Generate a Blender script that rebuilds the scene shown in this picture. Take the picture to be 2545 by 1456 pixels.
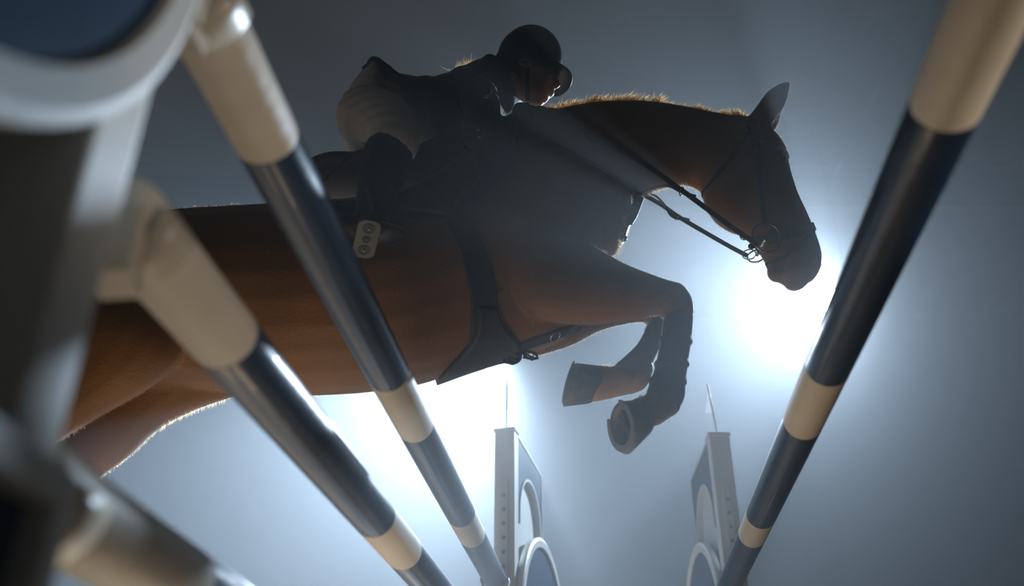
import bpy, bmesh, math, random
from mathutils import Vector, Matrix
from mathutils.bvhtree import BVHTree
random.seed(7)
PI = math.pi
SC = bpy.context.scene
COL = SC.collection
for o in list(bpy.data.objects):
    bpy.data.objects.remove(o)

# ------------------------------------------------------------------ camera, light, exposure
W, H, FPX, PITCH, CAMH = 2545, 1456, 2250.0, math.radians(29.9), 0.40
cam = bpy.data.cameras.new('camera')
cam.sensor_width = 36.0
cam.lens = 36.0 * FPX / W
cam.clip_start = 0.02
cam_o = bpy.data.objects.new('camera', cam); COL.objects.link(cam_o)
cam_o.location = (0, 0, CAMH)
cam_o.rotation_euler = (PI / 2 + PITCH, 0, 0)
cam.dof.use_dof = True
cam.dof.focus_distance = 3.1
cam.dof.aperture_fstop = 1.5
SC.camera = cam_o
CP, SP = math.cos(PITCH), math.sin(PITCH)

def ray(px, py):                      # direction through a pixel, world axes
    x, y = px - W / 2, H / 2 - py
    return Vector((x, FPX * CP - y * SP, FPX * SP + y * CP))
def U(px, py, Y):                     # the point of the vertical plane y = Y that the photograph shows there
    d = ray(px, py)
    return Vector((0, 0, CAMH)) + d * (Y / d.y)
def UZ(px, py, Z):                    # the same on a horizontal plane
    d = ray(px, py)
    return Vector((0, 0, CAMH)) + d * ((Z - CAMH) / d.z)
def project(p):
    v = p - Vector((0, 0, CAMH))
    zc = v.y * CP + v.z * SP
    return W / 2 + FPX * v.x / zc, H / 2 - FPX * (v.z * CP - v.y * SP) / zc, zc

SC.view_settings.view_transform = 'Standard'
SC.view_settings.look = 'None'
SC.view_settings.gamma = 1.0
SC.view_settings.use_curve_mapping = False
SC.view_settings.exposure = 0.0
cy = SC.cycles
cy.use_denoising = True
cy.max_bounces = 5; cy.diffuse_bounces = 2; cy.glossy_bounces = 3; cy.transmission_bounces = 3
cy.volume_bounces = 0; cy.transparent_max_bounces = 6
cy.sample_clamp_indirect = 3.0
cy.caustics_reflective = False; cy.caustics_refractive = False

world = bpy.data.worlds.new('night'); SC.world = world
world.use_nodes = True
world.node_tree.nodes['Background'].inputs[0].default_value = (0.02, 0.025, 0.03, 1)
world.node_tree.nodes['Background'].inputs[1].default_value = 0.2

def spot(name, loc, target, watts, color, size=0.12, angle=150, blend=0.6):
    l = bpy.data.lights.new(name, 'SPOT'); l.energy = watts; l.color = color
    l.spot_size = math.radians(angle); l.spot_blend = blend; l.shadow_soft_size = size
    o = bpy.data.objects.new(name, l); COL.objects.link(o)
    o.location = loc
    o.rotation_euler = (Vector(target) - Vector(loc)).to_track_quat('-Z', 'Y').to_euler()
    return o
def area(name, loc, target, watts, color, sx, sy):
    l = bpy.data.lights.new(name, 'AREA'); l.energy = watts; l.color = color
    l.shape = 'RECTANGLE'; l.size = sx; l.size_y = sy
    o = bpy.data.objects.new(name, l); COL.objects.link(o)
    o.location = loc
    o.rotation_euler = (Vector(target) - Vector(loc)).to_track_quat('-Z', 'Y').to_euler()
    return o
BLUE = (0.62, 0.80, 1.0)
LAMP1 = U(2076, 752, 8.6)
LAMP2 = U(1215, 880, 7.6)
AIM = Vector((0.1, 1.5, 1.6))
AIM1 = Vector((-6.0, 2.6, 0.9)); AIM2 = Vector((-3.7, 3.7, -1.7))
spot('flood_light_beam', LAMP1 + (AIM - LAMP1).normalized() * 0.12, AIM1, 4900, BLUE, 0.10, 95, 1.0)
spot('flood_light_beam', LAMP2 + (AIM - LAMP2).normalized() * 0.12, AIM2, 10200, BLUE, 0.10, 95, 1.0)
area('added_belly_fill', (-0.45, 2.25, 0.03), (-0.45, 1.9, 1.3), 10.5, (1.0, 0.79, 0.54), 0.9, 0.6)  # added warm fill near the floor for belly and pole undersides; no fixture
spot('added_pole_fill', (2.6, 0.95, 0.75), (-0.42, 0.98, 1.36), 76, (1.0, 0.86, 0.70), 0.10, 25, 0.6)  # added narrow fill to brighten the left poles and post; no fixture
HAZE_DENSITY, HAZE_ANISO = 0.018, 0.66

# ------------------------------------------------------------------ materials
MATS = {}
def mat(name, col, rough=0.5, col2=None, nscale=8.0, bump=0.0, bscale=60.0, metal=0.0, spec=0.5, coat=0.0, sss=0.0, sheen=0.0, stretch=None, trans=0.0):
    m = bpy.data.materials.new(name); m.use_nodes = True
    nt = m.node_tree; b = nt.nodes['Principled BSDF']
    b.inputs['Base Color'].default_value = (*col, 1)
    b.inputs['Roughness'].default_value = rough
    b.inputs['Metallic'].default_value = metal
    b.inputs['Specular IOR Level'].default_value = spec
    b.inputs['Coat Weight'].default_value = coat
    b.inputs['Sheen Weight'].default_value = sheen
    b.inputs['Transmission Weight'].default_value = trans
    tc = nt.nodes.new('ShaderNodeTexCoord')
    src = tc.outputs['Object']
    if stretch:
        mp = nt.nodes.new('ShaderNodeMapping'); mp.inputs['Scale'].default_value = stretch
        nt.links.new(src, mp.inputs['Vector']); src = mp.outputs['Vector']
    if col2:
        n = nt.nodes.new('ShaderNodeTexNoise'); n.inputs['Scale'].default_value = nscale; n.inputs['Detail'].default_value = 5
        r = nt.nodes.new('ShaderNodeValToRGB')
        r.color_ramp.elements[0].color = (*col, 1); r.color_ramp.elements[1].color = (*col2, 1)
        r.color_ramp.elements[0].position = 0.35; r.color_ramp.elements[1].position = 0.68
        nt.links.new(src, n.inputs['Vector']); nt.links.new(n.outputs['Fac'], r.inputs['Fac'])
        nt.links.new(r.outputs['Color'], b.inputs['Base Color'])
    if bump:
        n2 = nt.nodes.new('ShaderNodeTexNoise'); n2.inputs['Scale'].default_value = bscale; n2.inputs['Detail'].default_value = 4
        bp = nt.nodes.new('ShaderNodeBump'); bp.inputs['Strength'].default_value = bump; bp.inputs['Distance'].default_value = 0.01
        nt.links.new(src, n2.inputs['Vector']); nt.links.new(n2.outputs['Fac'], bp.inputs['Height'])
        nt.links.new(bp.outputs['Normal'], b.inputs['Normal'])
    MATS[name] = m
    return m
M_white = mat('white_paint', (0.72, 0.66, 0.56), 0.55, (0.64, 0.58, 0.48), 6, 0.15, 40)
M_blue = mat('navy_paint', (0.009, 0.026, 0.066), 0.34, (0.014, 0.036, 0.080), 5, 0.12, 30, coat=0.12, spec=0.35)
M_panel = mat('blue_panel_paint', (0.007, 0.032, 0.075), 0.5, (0.010, 0.040, 0.088), 5, 0.05, 30, spec=0.06)
M_stand = mat('stand_white_plastic', (0.66, 0.66, 0.63), 0.42, (0.60, 0.60, 0.57), 4, 0.05, 30)
M_cup = mat('cup_plastic', (0.52, 0.46, 0.36), 0.4)
M_hole_shade = mat('hole_shade_paint', (0.06, 0.06, 0.065), 0.8)
M_coat = mat('horse_coat', (0.235, 0.098, 0.012), 0.52, (0.165, 0.064, 0.008), 3.5, 0.25, 140, spec=0.35, sheen=0.25)
nt = M_coat.node_tree; b = nt.nodes['Principled BSDF']
at = nt.nodes.new('ShaderNodeAttribute'); at.attribute_name = 'tan_marking'
mx = nt.nodes.new('ShaderNodeMix'); mx.data_type = 'RGBA'
nt.links.new(b.inputs['Base Color'].links[0].from_socket, mx.inputs['A']); mx.inputs['B'].default_value = (0.42, 0.25, 0.13, 1)
nt.links.new(at.outputs['Fac'], mx.inputs['Factor']); nt.links.new(mx.outputs['Result'], b.inputs['Base Color'])
M_hair = mat('mane_hair', (0.32, 0.15, 0.045), 0.45, (0.22, 0.095, 0.025), 30)
M_hoof = mat('hoof_horn', (0.055, 0.045, 0.042), 0.5, (0.10, 0.08, 0.07), 25, 0.3, 80)
M_sole = mat('hoof_sole', (0.035, 0.034, 0.036), 0.8, (0.06, 0.058, 0.058), 40, 0.5, 90)
M_steel = mat('polished_steel', (0.55, 0.55, 0.56), 0.25, metal=1.0)
M_leather = mat('black_leather', (0.010, 0.009, 0.009), 0.5, (0.018, 0.016, 0.015), 30, 0.15, 200)
M_brown = mat('brown_leather', (0.070, 0.036, 0.018), 0.42, (0.05, 0.026, 0.013), 30, 0.15, 200)
M_pad = mat('dark_quilted_cloth', (0.012, 0.014, 0.017), 0.85, None, 8, 0.4, 120)
M_boot = mat('boot_neoprene', (0.020, 0.028, 0.040), 0.65, (0.026, 0.034, 0.048), 12, 0.2, 150)
M_skin = mat('skin', (0.36, 0.19, 0.13), 0.5, (0.40, 0.20, 0.14), 9)
M_jacket = mat('navy_jacket_cloth', (0.010, 0.013, 0.018), 0.8, None, 8, 0.25, 90, sheen=0.2)
M_breech = mat('cream_breeches_cloth', (0.78, 0.72, 0.62), 0.8, (0.72, 0.66, 0.56), 9, 0.25, 60, sheen=0.2)
M_helmet = mat('helmet_shell', (0.010, 0.011, 0.013), 0.45)
def translucent(m, col, amount):
    nt = m.node_tree; out = nt.nodes['Material Output']; b = nt.nodes['Principled BSDF']
    t = nt.nodes.new('ShaderNodeBsdfTranslucent'); t.inputs['Color'].default_value = (*col, 1)
    x = nt.nodes.new('ShaderNodeMixShader'); x.inputs['Fac'].default_value = amount
    nt.links.new(b.outputs['BSDF'], x.inputs[1]); nt.links.new(t.outputs['BSDF'], x.inputs[2]); nt.links.new(x.outputs['Shader'], out.inputs['Surface'])
    return m
translucent(M_hair, (1.0, 0.68, 0.32), 0.85)
M_fuzz = translucent(mat('coat_fuzz', (0.45, 0.24, 0.09), 0.5), (0.9, 0.66, 0.42), 0.7)
M_blond = mat('blond_hair', (0.45, 0.28, 0.12), 0.5)
translucent(M_blond, (0.9, 0.62, 0.30), 0.6)
M_shirt = mat('white_shirt_cloth', (0.75, 0.75, 0.76), 0.8)
M_sclera = mat('eye_white', (0.22, 0.20, 0.19), 0.5)
M_glass = mat('lamp_lens', (0.8, 0.85, 0.9), 0.2)
e = M_glass.node_tree.nodes['Principled BSDF']; e.inputs['Emission Color'].default_value = (0.86, 0.93, 1, 1); e.inputs['Emission Strength'].default_value = 60
M_black = mat('black_metal', (0.02, 0.02, 0.022), 0.5)
M_shoe = mat('worn_steel', (0.20, 0.20, 0.205), 0.55, metal=0.6)
M_eye = mat('eye_gloss', (0.012, 0.007, 0.004), 0.08)
M_sand = mat('arena_sand', (0.17, 0.10, 0.05), 0.9, (0.13, 0.075, 0.038), 3, 0.6, 25)
M_roof = mat('roof_sheet', (0.12, 0.12, 0.112), 0.8, (0.10, 0.10, 0.095), 1.2)
M_beam = mat('roof_steel', (0.06, 0.06, 0.06), 0.6)
M_wall = mat('wall_cladding', (0.09, 0.09, 0.088), 0.85, (0.075, 0.075, 0.074), 0.8)
M_flag = translucent(mat('flag_cloth', (0.7, 0.7, 0.72), 0.8), (0.9, 0.9, 0.92), 0.6)

# ------------------------------------------------------------------ object helpers
def fresh(name):
    return name
def mesh_obj(name, verts, faces, m, parent=None, smooth=True):
    me = bpy.data.meshes.new(name); me.from_pydata([tuple(v) for v in verts], [], faces)
    bm = bmesh.new(); bm.from_mesh(me); bmesh.ops.recalc_face_normals(bm, faces=bm.faces); bm.to_mesh(me); bm.free()
    return finish(name, me, m, parent, smooth)
def finish(name, me, m, parent=None, smooth=True):
    if m and not len(me.materials): me.materials.append(m)
    if smooth: me.polygons.foreach_set('use_smooth', [True] * len(me.polygons))
    me.update()
    o = bpy.data.objects.new(name, me); COL.objects.link(o)
    if parent is not None: o.parent = parent; o.matrix_parent_inverse = parent.matrix_basis.inverted()
    return o
def bm_obj(name, bm, m, parent=None, smooth=False):
    bmesh.ops.recalc_face_normals(bm, faces=bm.faces)
    me = bpy.data.meshes.new(name); bm.to_mesh(me); bm.free()
    return finish(name, me, m, parent, smooth)
def thing(name, loc, label, cat, group=None):
    o = bpy.data.objects.new(name, None); COL.objects.link(o); o.location = loc; o.empty_display_size = 0.1
    tag(o, label, cat, group); return o
def tag(o, label, cat, group=None, kind=None):
    o['label'] = label
    if cat: o['category'] = cat
    if group: o['group'] = group
    if kind: o['kind'] = kind
    return o
def structure(o, label=None):
    o['kind'] = 'structure'
    if label: o['label'] = label
    return o

def add_box(bm, c, s, M=None, bevel=0.0):
    r = bmesh.ops.create_cube(bm, size=1.0)
    vs = r['verts']
    bmesh.ops.scale(bm, vec=s, verts=vs)
    if bevel:
        es = list({e for v in vs for e in v.link_edges})
        rb = bmesh.ops.bevel(bm, geom=es, offset=bevel, segments=2, affect='EDGES', profile=0.7)
        vs = list({v for f in rb['faces'] for v in f.verts} | {v for v in vs if v.is_valid})
    bmesh.ops.translate(bm, vec=c, verts=vs)
    if M is not None: bmesh.ops.transform(bm, matrix=M, verts=vs)
    return vs
def frame_from(d):
    d = Vector(d).normalized()
    a = Vector((0, 0, 1)) if abs(d.z) < 0.9 else Vector((1, 0, 0))
    u = a.cross(d).normalized(); v = d.cross(u)
    return u, v, d
def tube_data(pts, radii, seg=10, cap=True, flat=None):
    """rings along a path; flat = (unit vector, factor) squashes the section along that vector"""
    pts = [Vector(p) for p in pts]; n = len(pts)
    if not hasattr(radii, '__len__'): radii = [radii] * n
    verts, faces = [], []
    u = None
    for i, p in enumerate(pts):
        d = (pts[min(i + 1, n - 1)] - pts[max(i - 1, 0)]).normalized()
        if u is None: u, v, _ = frame_from(d)
        else:
            u = (u - d * u.dot(d)).normalized(); v = d.cross(u)
        for k in range(seg):
            a = 2 * PI * k / seg
            off = (u * math.cos(a) + v * math.sin(a)) * radii[i]
            if flat: off -= flat[0] * off.dot(flat[0]) * (1 - flat[1])
            verts.append(p + off)
    for i in range(n - 1):
        for k in range(seg):
            a, b = i * seg + k, i * seg + (k + 1) % seg
            faces.append((a, b, b + seg, a + seg))
    if cap:
        faces.append(tuple(range(seg))[::-1]); faces.append(tuple(range((n - 1) * seg, n * seg)))
    return verts, faces
def tube(name, pts, radii, m, parent=None, seg=10, flat=None):
    v, f = tube_data(pts, radii, seg, True, flat)
    return mesh_obj(name, v, f, m, parent)
def torus(name, c, normal, R, r, m, parent=None, seg=28, rs=8, arc=(0, 2 * PI), squash=1.0):
    u, v, d = frame_from(normal)
    n = seg
    full = abs(arc[1] - arc[0] - 2 * PI) < 1e-6
    pts = []
    for i in range(n + (0 if full else 1)):
        a = arc[0] + (arc[1] - arc[0]) * i / n
        pts.append((a, Vector(c) + (u * math.cos(a) + v * math.sin(a) * squash) * R))
    verts, faces = [], []
    for a, p in pts:
        rd = (u * math.cos(a) + v * math.sin(a) * squash).normalized()
        for k in range(rs):
            b = 2 * PI * k / rs
            verts.append(p + (rd * math.cos(b) + d * math.sin(b)) * r)
    N = len(pts)
    for i in range(N if full else N - 1):
        for k in range(rs):
            a0, b0 = i * rs + k, i * rs + (k + 1) % rs
            a1, b1 = ((i + 1) % N) * rs + k, ((i + 1) % N) * rs + (k + 1) % rs
            faces.append((a0, b0, b1, a1))
    if not full:
        faces.append(tuple(range(rs))); faces.append(tuple(range((N - 1) * rs, N * rs)))
    return mesh_obj(name, verts, faces, m, parent)
def catmull(a, b, c, d, t):
    return 0.5 * ((2 * b) + (c - a) * t + (2 * a - 5 * b + 4 * c - d) * t * t + (3 * b - a - 3 * c + d) * t ** 3)
def smooth_path(pts, sub=6):
    pts = [Vector(p) for p in pts]; out = []
    n = len(pts)
    for i in range(n - 1):
        a, b, c, d = pts[max(i - 1, 0)], pts[i], pts[i + 1], pts[min(i + 2, n - 1)]
        for s in range(sub): out.append(catmull(a, b, c, d, s / sub))
    out.append(pts[-1]); return out

LAT = Vector((0, 1, 0))
def mirror(p, Yh): return Vector((p.x, 2 * Yh - p.y, p.z))
def sym(px, py, dy, sg):
    p = U(px, py, YH - dy)
    return p if sg < 0 else mirror(p, YH)
YH = 2.50                             # the vertical plane through the horse's spine
def section(top, bot, Y, b, lat=LAT):
    """an elliptical cross section whose outline from the photograph's viewpoint runs from top to bot (pixels)"""
    if not hasattr(Y, '__len__'): Y = (Y, Y)
    A, B = U(*top, Y[0]), U(*bot, Y[1])
    c = (A + B) / 2; n = (A - B) / 2
    pt = Vector(top); pb = Vector(bot)
    p = (pt - pb).length / 2; mdir = (pt - pb).normalized()
    x0, y0, _ = project(c); x1, y1, _ = project(c + lat * b)
    q = Vector((x1 - x0, y1 - y0)).dot(mdir)
    s = math.sqrt(max(0.30, 1 - (q / max(p, 1e-3)) ** 2))
    return (c, n * s, lat * b)
def loft(secs, sub=4, seg=24, cap=2, power=1.0):
    """closed surface through elliptical sections (centre, half vector, half vector); returns verts, faces"""
    n = len(secs); rings = []
    for i in range(n - 1):
        q = [secs[max(i - 1, 0)], secs[i], secs[i + 1], secs[min(i + 2, n - 1)]]
        for s in range(sub):
            t = s / sub
            rings.append(tuple(catmull(q[0][k], q[1][k], q[2][k], q[3][k], t) for k in range(3)))
    rings.append(secs[-1])
    def capped(r0, r1, amount):
        d = (r0[0] - r1[0]).normalized()
        rad = min(r0[1].length, r0[2].length) * amount
        out = []
        for k in range(1, 4):
            a = k / 4 * PI / 2
            out.append((r0[0] + d * rad * math.sin(a), r0[1] * math.cos(a), r0[2] * math.cos(a)))
        return out
    if cap:
        rings = capped(rings[0], rings[1], 0.9)[::-1] + rings + capped(rings[-1], rings[-2], 0.9)
    verts, faces = [], []
    for c, a, b in rings:
        for k in range(seg):
            th = 2 * PI * k / seg
            ca, sa = math.cos(th), math.sin(th)
            if power != 1.0:
                ca = math.copysign(abs(ca) ** power, ca); sa = math.copysign(abs(sa) ** power, sa)
            verts.append(c + a * ca + b * sa)
    for i in range(len(rings) - 1):
        for k in range(seg):
            a0, b0 = i * seg + k, i * seg + (k + 1) % seg
            faces.append((a0, b0, b0 + seg, a0 + seg))
    faces.append(tuple(range(seg))); faces.append(tuple(range((len(rings) - 1) * seg, len(rings) * seg)))
    return verts, faces
def ball(c, r, seg=14, axes=None):
    """ellipsoid as verts, faces; r a radius or three; axes three unit vectors"""
    if not hasattr(r, '__len__'): r = (r, r, r)
    ax = axes or (Vector((1, 0, 0)), Vector((0, 1, 0)), Vector((0, 0, 1)))
    verts, faces = [], []
    rows = seg // 2
    for i in range(rows + 1):
        ph = PI * i / rows
        for k in range(seg):
            th = 2 * PI * k / seg
            verts.append(Vector(c) + ax[0] * r[0] * math.sin(ph) * math.cos(th) + ax[1] * r[1] * math.sin(ph) * math.sin(th) + ax[2] * r[2] * math.cos(ph))
    for i in range(rows):
        for k in range(seg):
            a0, b0 = i * seg + k, i * seg + (k + 1) % seg
            faces.append((a0, b0, b0 + seg, a0 + seg))
    return verts, faces
def union(name, parts, voxel, smooth_it=4, parent=None, m=None, factor=0.5):
    """several closed surfaces fused into one continuous skin"""
    V, F = [], []
    for v, f in parts:
        o = len(V); V += [tuple(x) for x in v]; F += [tuple(i + o for i in q) for q in f]
    me = bpy.data.meshes.new(name); me.from_pydata(V, [], F)
    bm = bmesh.new(); bm.from_mesh(me)
    bmesh.ops.remove_doubles(bm, verts=bm.verts, dist=1e-5)
    bmesh.ops.recalc_face_normals(bm, faces=bm.faces); bm.to_mesh(me); bm.free()
    o = bpy.data.objects.new(name, me); COL.objects.link(o)
    r = o.modifiers.new('r', 'REMESH'); r.mode = 'VOXEL'; r.voxel_size = voxel
    if smooth_it:
        s = o.modifiers.new('s', 'SMOOTH'); s.iterations = smooth_it; s.factor = factor
    dg = bpy.context.evaluated_depsgraph_get(); dg.update()
    me2 = bpy.data.meshes.new_from_object(o.evaluated_get(dg))
    bpy.data.objects.remove(o); bpy.data.meshes.remove(me)
    me2.name = name
    me2.materials.clear()
    return finish(name, me2, m, parent)
def bvh_of(*objs):
    V, F = [], []
    for ob in objs:
        o = len(V); V += [v.co.copy() for v in ob.data.vertices]; F += [tuple(i + o for i in p.vertices) for p in ob.data.polygons]
    return BVHTree.FromPolygons(V, F)
def hit(bvh, px, py, Yg, lift=0.0):
    """where the ray through a pixel meets a surface (or the nearest point of it), with the surface normal"""
    o = Vector((0, 0, CAMH)); d = ray(px, py).normalized()
    loc, nor, idx, dist = bvh.ray_cast(o, d)
    if loc is None:
        best = min((bvh.find_nearest(U(px, py, Yg - .25 + .03 * k)) for k in range(22)), key=lambda q: q[3])
        loc, nor = best[0], best[1]
    return loc + nor * lift, nor
def ribbon(name, pn, width, thick, m, parent=None, closed=False, widths=None):
    """flat strap along (point, normal) pairs"""
    n = len(pn); verts, faces = [], []
    for i, (p, nr) in enumerate(pn):
        a = pn[(i + 1) % n][0] if (closed or i < n - 1) else p
        b = pn[(i - 1) % n][0] if (closed or i > 0) else p
        d = (a - b).normalized()
        s = nr.cross(d)
        if s.length < 1e-4: s = Vector((0, 1, 0))
        s.normalize()
        w = (widths[i] if widths else width) / 2
        up = d.cross(s).normalized()
        if up.dot(nr) < 0: up = -up
        for (x, z) in ((-1, 0.1), (-0.85, 1), (0.85, 1), (1, 0.1), (0.85, -0.3), (-0.85, -0.3)):
            verts.append(p + s * w * x + up * thick * z)
    k6 = 6
    for i in range(n if closed else n - 1):
        for k in range(k6):
            a0, b0 = i * k6 + k, i * k6 + (k + 1) % k6
            j = (i + 1) % n
            faces.append((a0, b0, j * k6 + (k + 1) % k6, j * k6 + k))
    if not closed:
        faces.append(tuple(range(k6))); faces.append(tuple(range((n - 1) * k6, n * k6)))
    return mesh_obj(name, verts, faces, m, parent, smooth=False)
def resample(pts2, n):
    pts = [Vector(p) for p in pts2]
    L = [0]
    for i in range(1, len(pts)): L.append(L[-1] + (pts[i] - pts[i - 1]).length)
    out = []
    for k in range(n):
        t = L[-1] * k / (n - 1); j = 1
        while j < len(L) - 1 and L[j] < t: j += 1
        f = (t - L[j - 1]) / max(1e-9, L[j] - L[j - 1])
        out.append(pts[j - 1].lerp(pts[j], f))
    return out
def curve2(pts2, n, sub=6):
    sp = smooth_path([(p[0], p[1], 0) for p in pts2], sub)
    return [(p.x, p.y) for p in resample(sp, n)]
def strap_on(bvh, path, n, Yg, lift=0.004):
    return [hit(bvh, x, y, Yg, lift) for x, y in curve2(path, n)]
def relax(pn, it=2):
    for _ in range(it):
        q = [pn[0]]
        for i in range(1, len(pn) - 1):
            q.append(((pn[i - 1][0] + pn[i][0] * 2 + pn[i + 1][0]) / 4, (pn[i - 1][1] + pn[i][1] * 2 + pn[i + 1][1]).normalized()))
        q.append(pn[-1]); pn = q
    return pn
def shell_on(name, bvh, left, right, nu, nv, Yg, lift, thick, m, parent=None):
    """a sheet lying on a surface: left and right edge lines traced, rays dropped on the surface between them"""
    L, R = curve2(left, nv), curve2(right, nv)
    grid = []
    for j in range(nv):
        row = []
        for i in range(nu):
            t = i / (nu - 1)
            row.append(hit(bvh, L[j][0] * (1 - t) + R[j][0] * t, L[j][1] * (1 - t) + R[j][1] * t, Yg, 0))
        grid.append(row)
    for _ in range(3):
        g2 = [r[:] for r in grid]
        for j in range(nv):
            for i in range(nu):
                nb = [grid[a][b] for a, b in ((j - 1, i), (j + 1, i), (j, i - 1), (j, i + 1)) if 0 <= a < nv and 0 <= b < nu]
                p = sum((q[0] for q in nb), Vector()) / len(nb); nn = sum((q[1] for q in nb), Vector())
                if 0 < i < nu - 1 and 0 < j < nv - 1:
                    g2[j][i] = (grid[j][i][0] * 0.5 + p * 0.5, (grid[j][i][1] + nn).normalized())
                else: g2[j][i] = (grid[j][i][0], (grid[j][i][1] + nn * 0.3).normalized())
        grid = g2
    verts, faces = [], []
    for lay in (lift + thick, lift - 0.02):
        for j in range(nv):
            for i in range(nu): verts.append(grid[j][i][0] + grid[j][i][1] * lay)
    N = nu * nv
    for j in range(nv - 1):
        for i in range(nu - 1):
            a = j * nu + i
            faces.append((a, a + 1, a + nu + 1, a + nu)); faces.append((N + a, N + a + nu, N + a + nu + 1, N + a + 1))
    def rim(idx):
        for a, b in zip(idx, idx[1:]): faces.append((a, b, N + b, N + a))
    rim([i for i in range(nu)]); rim([(nv - 1) * nu + i for i in range(nu)])
    rim([j * nu for j in range(nv)]); rim([j * nu + nu - 1 for j in range(nv)])
    return mesh_obj(name, verts, faces, m, parent)

#---SETTING---
# ------------------------------------------------------------------ the arena
def flat_box(name, c, s, m, label=None):
    bm = bmesh.new(); add_box(bm, c, s); return structure(bm_obj(name, bm, m), label)
XL, XR, YN, YF, ZC = -11.0, 12.0, -8.0, 14.0, 8.0
flat_box('floor', ((XL + XR) / 2, (YN + YF) / 2, -0.1), (XR - XL, YF - YN, 0.2), M_sand, 'sand floor of the riding arena')
flat_box('wall_back', ((XL + XR) / 2, YF + 0.1, ZC / 2), (XR - XL, 0.2, ZC), M_wall, 'dim far wall of the riding arena')
flat_box('wall_front', ((XL + XR) / 2, YN - 0.1, ZC / 2), (XR - XL, 0.2, ZC), M_wall)
flat_box('wall_left', (XL - 0.1, (YN + YF) / 2, ZC / 2), (0.2, YF - YN + 0.4, ZC), M_wall)
flat_box('wall_right', (XR + 0.1, (YN + YF) / 2, ZC / 2), (0.2, YF - YN + 0.4, ZC), M_wall)
ceil = flat_box('ceiling', ((XL + XR) / 2, (YN + YF) / 2, ZC + 0.1), (XR - XL + 0.4, YF - YN + 0.4, 0.2), M_roof, 'dark roof lining of the riding arena')
pm = None
for i in range(6):                                   # roof lining panels hung below the ceiling slab, with open joints
    for j in range(5):
        c = Vector((XL + 1.9 + i * 3.84, YN + 2.2 + j * 4.4, ZC - 0.03))
        if pm is None:
            bm = bmesh.new(); add_box(bm, (0, 0, 0), (3.7, 4.26, 0.05)); p = bm_obj('panel', bm, M_roof, ceil); pm = p.data
        else:
            p = bpy.data.objects.new('panel', pm); COL.objects.link(p); p.parent = ceil
        p.location = c
n_trim = 1
for y in (1.0, 5.4, 9.8):
    b = flat_box('trim_%d' % n_trim, ((XL + XR) / 2, y + 0.2, ZC - 0.25), (XR - XL - 0.1, 0.18, 0.36), M_beam, 'steel roof beam across the arena'); n_trim += 1
bm = bmesh.new(); add_box(bm, ((XL + XR) / 2, (YN + YF) / 2, ZC / 2), (XR - XL - 0.04, YF - YN - 0.04, ZC - 0.14))
haze = bm_obj('haze', bm, None)
hm = bpy.data.materials.new('haze'); hm.use_nodes = True
nt = hm.node_tree; nt.nodes.remove(nt.nodes['Principled BSDF'])
vs = nt.nodes.new('ShaderNodeVolumeScatter'); vs.inputs['Density'].default_value = HAZE_DENSITY; vs.inputs['Anisotropy'].default_value = HAZE_ANISO
vs.inputs['Color'].default_value = (0.92, 0.96, 1.0, 1)
nt.links.new(vs.outputs['Volume'], nt.nodes['Material Output'].inputs['Volume'])
haze.data.materials.append(hm)
tag(haze, 'thin blue haze filling the dark arena air', None, None, 'stuff')

# ------------------------------------------------------------------ floodlights behind the horse
def floodlight(c, label, stand_x=0.0):
    base = Vector((c.x, c.y, c.z))
    t = thing('floodlight', base, label, 'floodlight', 'floodlights behind the jump')
    d = (AIM - c).normalized()
    u, v, _ = frame_from(d)
    def ringset(rs):
        verts, faces = [], []; seg = 28
        for off, r in rs:
            for k in range(seg):
                a = 2 * PI * k / seg; verts.append(c + d * off + (u * math.cos(a) + v * math.sin(a)) * r)
        for i in range(len(rs) - 1):
            for k in range(seg):
                a0, b0 = i * seg + k, i * seg + (k + 1) % seg; faces.append((a0, b0, b0 + seg, a0 + seg))
        faces.append(tuple(range(seg))); faces.append(tuple(range((len(rs) - 1) * seg, len(rs) * seg)))
        return verts, faces
    v_, f_ = ringset([(-0.22, 0.05), (-0.20, 0.09), (-0.08, 0.135), (0.05, 0.15), (0.07, 0.15), (0.07, 0.135), (0.03, 0.13)])
    mesh_obj('housing', v_, f_, M_black, t, False)
    v_, f_ = ringset([(0.035, 0.128), (0.05, 0.11), (0.058, 0.05)])
    mesh_obj('lens', v_, f_, M_glass, t)
    side = u if abs(u.z) < abs(v.z) else v
    yoke = [c + side * 0.17, c + side * 0.18 + Vector((0, 0, -0.15)), c + Vector((0, 0.0, -0.26)), c - side * 0.18 + Vector((0, 0, -0.15)), c - side * 0.17]
    tube('yoke', smooth_path(yoke, 5), 0.012, M_black, t, 8)
    tube('hanging_cable', [c + side * 0.17 + Vector((0, 0, -.01)), Vector((c.x + side.x * .17, c.y + side.y * .17, ZC + .02))], 0.003, M_black, t, 6)
    tube('hanging_cable', [c - side * 0.17 + Vector((0, 0, -.01)), Vector((c.x - side.x * .17, c.y - side.y * .17, ZC + .02))], 0.003, M_black, t, 6)
    return t
floodlight(LAMP1, 'bright floodlight shining beside the right-hand pole, by the horse muzzle')
floodlight(LAMP2, 'floodlight hidden behind the horse belly, lighting the haze white')

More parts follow.
